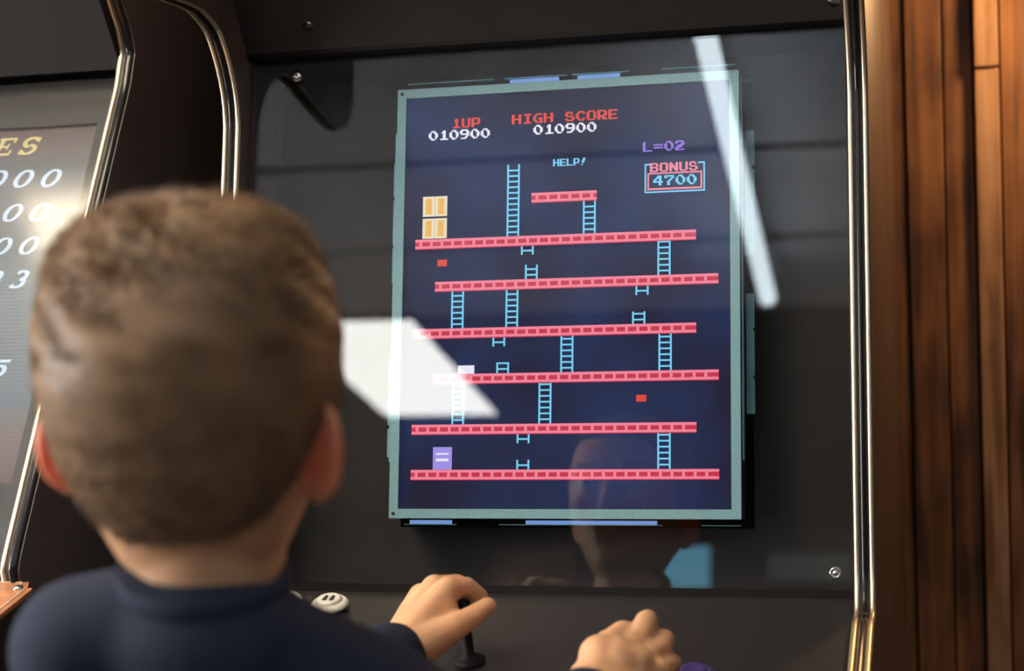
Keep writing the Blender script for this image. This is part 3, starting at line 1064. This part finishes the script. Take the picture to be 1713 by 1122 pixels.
# --- right hand over the buttons
DR = 1.25
wr = A(985, 1168, DR-.03)
elR = shR+V((.05, .16, -.11))
body.chain([shR, elR, wr], [.037, .034, .024], 20)
kr = {'i': A(1020, 1080, DR+.012), 'm': A(1056, 1082, DR+.018), 'r': A(1082, 1098, DR+.016), 'p': A(1100, 1122, DR+.008)}
for k, r1 in (('i', .0125), ('m', .0120), ('r', .0115), ('p', .010)):
    body.capsule(wr+(kr[k]-wr)*.12, kr[k], .019, r1, 14)
body.ellip(A(1030, 1128, DR), RT*.021, FW*.022, UP*.028)
body.capsule(A(1005, 1098, DR), A(1060, 1112, DR), .0165, .0150)
body.chain([kr['i'], A(1042, 1058, DR+.035), A(1058, 1072, DR+.055), A(1055, 1100, DR+.06)], [.0115, .0095, .0082, .0072], 14)
body.chain([kr['m'], A(1072, 1062, DR+.03), A(1081, 1040, DR+.05), A(1084, 1037, DR+.07)], [.0110, .0098, .0090, .0084], 14)
body.chain([kr['r'], A(1102, 1086, DR+.03), A(1110, 1070, DR+.05), A(1112, 1070, DR+.065)], [.0105, .0094, .0086, .0080], 14)
body.chain([kr['p'], A(1118, 1112, DR+.025), A(1126, 1108, DR+.045), A(1127, 1112, DR+.055)], [.0090, .0076, .0070, .0064], 14)
body.chain([A(985, 1140, DR), A(985, 1128, DR+.04), A(1010, 1112, DR+.065), A(1030, 1110, DR+.08)], [.0165, .0110, .0090, .0074], 14)
sk = MATS['skin'].node_tree
bs = sk.nodes['Principled BSDF']
src = bs.inputs['Base Color'].links[0].from_socket
tcs = sk.nodes.new('ShaderNodeTexCoord')
for ec in EARS:
    ds = sk.nodes.new('ShaderNodeVectorMath'); ds.operation = 'DISTANCE'; ds.inputs[1].default_value = tuple(ec)
    sk.links.new(tcs.outputs['Object'], ds.inputs[0])
    mr = sk.nodes.new('ShaderNodeMapRange'); mr.inputs[1].default_value = .016; mr.inputs[2].default_value = .030; mr.inputs[3].default_value = .75; mr.inputs[4].default_value = 0
    sk.links.new(ds.outputs['Value'], mr.inputs[0])
    mxr = sk.nodes.new('ShaderNodeMix'); mxr.data_type = 'RGBA'; mxr.inputs['B'].default_value = (.80, .20, .12, 1)
    sk.links.new(mr.outputs[0], mxr.inputs['Factor']); sk.links.new(src, mxr.inputs['A'])
    src = mxr.outputs['Result']
sk.links.new(src, bs.inputs['Base Color'])
bo = body.build('body', 'skin', BOY, True)
md = bo.modifiers.new('remesh', 'REMESH'); md.mode = 'VOXEL'; md.voxel_size = .0019; md.use_smooth_shade = True
md = bo.modifiers.new('smooth', 'SMOOTH'); md.factor = .5; md.iterations = 7
for s_ in (-1, 1):
    ey = MB().ellip(hd(s_*.031, .0735, -.018), HR*.0115, HF*.0115, HU*.0115).build('eye', 'eye', BOY, True)
    MB().ellip(hd(s_*.031, .0815, -.018), HR*.005, HF*.0042, HU*.005).build('iris', 'iris', ey, True)
    MB().capsule(hd(s_*.018, .089, .003), hd(s_*.045, .079, .005), .0025, .0018).build('eyebrow', 'hair', BOY, True)


# --- hair: a close cap with thousands of short strands
def hairline(an):
    """lowest scalp height at angle an (0 right, 90 front, -90 back)"""
    d = math.degrees(an) % 360
    if d > 180:
        d -= 360
    ad = abs(d+90)                            # 0 at the back, 180 at the front
    return float(np.interp(ad, [0, 30, 50, 66, 78, 92, 105, 120, 150, 180], [-.097, -.095, -.086, -.068, -.040, -.030, -.050, -.010, .036, .044]))


def hair_len(an, z):
    t = max(0, min(1, (z-.030)/.045))
    ln = .0042+.0105*t*t*(3-2*t)
    d = math.degrees(an) % 360
    return ln


cap = MB()
seg = 96
rows = 40
vs = []; fs = []
for j in range(rows+1):
    for i in range(seg):
        an = 2*PI*i/seg
        zl = hairline(an)
        z = .0788+(zl-.0788)*(j/rows)**.85
        off = .0018+.35*hair_len(an, z)*.8*min(1, (1-j/rows)*6)
        off += .0016*math.sin(an*7+z*90)*math.sin(z*140+an*3)*(z > .0)
        X, Y = skull(an, z, off)
        if j == rows:
            X, Y = skull(an, z, -.003)
        vs.append(hd(X, Y, z+off*max(0, (z-.03)/.05)))
for j in range(rows):
    for i in range(seg):
        fs.append((j*seg+i, j*seg+(i+1) % seg, (j+1)*seg+(i+1) % seg, (j+1)*seg+i))
fs.append(tuple(range(seg)))
cap.add(vs, fs)
hr = cap.build('hair', 'hair', BOY, True)
sv = []; sf = []
whorl = (.012, -.045)
NSTR = 26000
cnt = 0
while cnt < NSTR:
    # even sampling over the scalp through the sphere
    u = rng.normal(size=3); u /= np.linalg.norm(u)
    z = u[2]*.1035-.026
    an = math.atan2(u[1], u[0])
    if z > .0785 or z < hairline(an)+.001+.004*rng.random():
        continue
    X, Y = skull(an, z, .001)
    lift = .001*max(0, (z-.03)/.05)
    X2, Y2 = skull(an, z-.004, .001); X3, Y3 = skull(an+.05, z, .001)
    p = np.array([X, Y, z]); t1 = np.array([X3-X, Y3-Y, 0]); t2 = np.array([X2-X, Y2-Y, -.004])
    nr = np.cross(t2, t1); nr /= np.linalg.norm(nr)+1e-9
    if np.dot(nr, p-np.array([0, 0, -.02])) < 0:
        nr = -nr
    ln = hair_len(an, z)*(.75+.5*rng.random())
    # lie of the hair: away from the whorl on top, downwards on the sides
    fl = np.array([p[0]-whorl[0], p[1]-whorl[1], 0]); fl /= np.linalg.norm(fl)+1e-6
    sw_ = np.array([-fl[1], fl[0], 0])
    kt = max(0, min(1, (z-.0)/.06))
    flow = kt*(.75*fl+.35*sw_+np.array([0, .25, 0]))+(1-kt)*np.array([0, 0, -1.0])
    flow = flow-nr*np.dot(flow, nr)
    d0 = nr*(.75 if z > .02 else .55)+flow*.8+rng.normal(size=3)*.22
    d0 /= np.linalg.norm(d0)
    d1 = d0*.6+flow*.6; d1 /= np.linalg.norm(d1)
    q0 = p; q1 = p+d0*ln*.55; q2 = q1+d1*ln*.55
    wv_ = np.cross(d0, rng.normal(size=3)); wv_ /= np.linalg.norm(wv_)+1e-9
    wd = .00036
    k = len(sv)
    for q, ww in ((q0, wd), (q1, wd*.8)):
        sv.append(hd(*(q-wv_*ww))); sv.append(hd(*(q+wv_*ww)))
    sv.append(hd(*q2))
    sf += [(k, k+1, k+3, k+2), (k+2, k+3, k+4)]
    cnt += 1
me = bpy.data.meshes.new('hair_strands')
me.from_pydata([tuple(v) for v in sv], [], sf)
me.materials.append(MATS['hair'])
ho = bpy.data.objects.new('hair_strands', me)
link(ho, hr)
ho['kind'] = 'stuff'

# --- clothes
sh = MB()
sh.capsule(shL, shR, .0405, .0405, 28)
sh.capsule(atD(262, 1048, DH), shL, .036, .0405, 28)
sh.capsule(atD(420, 1084, DH), shR, .036, .0405, 28)
sh.ellip(atD(340, 1072, DH), SR*.060, SF*.052, SU*.044, 32, 20)
sh.ellip(bd(0, .01, .81), SR*.108, SF*.085, SU*.15, 32, 20)
sh.ellip(bd(0, .01, .68), SR*.118, SF*.088, SU*.15, 32, 20)
sh.ellip(bd(0, .0, .845), SR*.122, SF*.085, SU*.088, 32, 20)
sh.ellip(bd(0, .005, .75), SR*.120, SF*.088, SU*.14, 32, 20)
cfL = wl+(elL-wl).normalized()*.008; cfR = wr+(elR-wr).normalized()*.012
sh.chain([shL, elL, cfL], [.0405, .042, .030], 24)
sh.chain([shR, elR, cfR], [.0405, .042, .030], 24)
so = sh.build('shirt', 'shirt', BOY, True)
md = so.modifiers.new('remesh', 'REMESH'); md.mode = 'VOXEL'; md.voxel_size = .005; md.use_smooth_shade = True
md = so.modifiers.new('smooth', 'SMOOTH'); md.factor = .5; md.iterations = 10
# neckband
NBd = (NK-hd(.002, -.002, -.075)).normalized()
nc = atD(341, 966, DH)
vs = []; fs = []
ring = 40; kk = 8
nax = V((.10, -.22, 1)).normalized()
e1 = (SR-nax*SR.dot(nax)).normalized(); e2 = nax.cross(e1)
for i in range(ring):
    a_ = 2*PI*i/ring
    c = nc+e1*(.0450*math.cos(a_))+e2*(.047*math.sin(a_))
    o_ = (e1*math.cos(a_)+e2*math.sin(a_))
    for j in range(kk):
        t = 2*PI*j/kk
        vs.append(c+o_*(.0032*math.cos(t))+nax*(.0075*math.sin(t)))
for i in range(ring):
    for j in range(kk):
        i2 = (i+1) % ring; j2 = (j+1) % kk
        fs.append((i*kk+j, i*kk+j2, i2*kk+j2, i2*kk+j))
mesh('collar', vs, fs, 'shirt', so, True)
for wv0, ell in ((wl, elL), (wr, elR)):
    d = (ell-wv0).normalized()
    MB().lathe(wv0+d*.004, d, [(.026, 0), (.0285, .002), (.029, .018), (.0285, .034)], 28).build('cuff', 'shirt', so, True)
tr = MB()
tr.ellip(bd(0, .01, .58), SR*.125, SF*.088, SU*.10, 28, 16)
for s_ in (-1, 1):
    tr.chain([bd(s_*.057, .01, .57), bd(s_*.064, .022, .32), bd(s_*.066, .0, .09)], [.078, .060, .052], 24)
to = tr.build('trousers', 'trousers', BOY, True)
md = to.modifiers.new('remesh', 'REMESH'); md.mode = 'VOXEL'; md.voxel_size = .007; md.use_smooth_shade = True
md = to.modifiers.new('smooth', 'SMOOTH'); md.factor = .5; md.iterations = 6
for s_ in (-1, 1):
    b0 = bd(s_*.066, -.03, .045); b1 = bd(s_*.074, .11, .036)
    s2 = MB(); s2.capsule(b0, b1, .042, .033, 20); s2.ellip(bd(s_*.067, -.01, .08), SR*.042, SF*.045, SU*.035)
    shoe = s2.build('shoe', 'rubber', BOY, True)
    md = shoe.modifiers.new('remesh', 'REMESH'); md.mode = 'VOXEL'; md.voxel_size = .006; md.use_smooth_shade = True
    MB().obox(bd(s_*.070, .04, .007), SR*.038, SF*.108, SU*.007).build('sole', 'icon_black', shoe, bevel=.004)
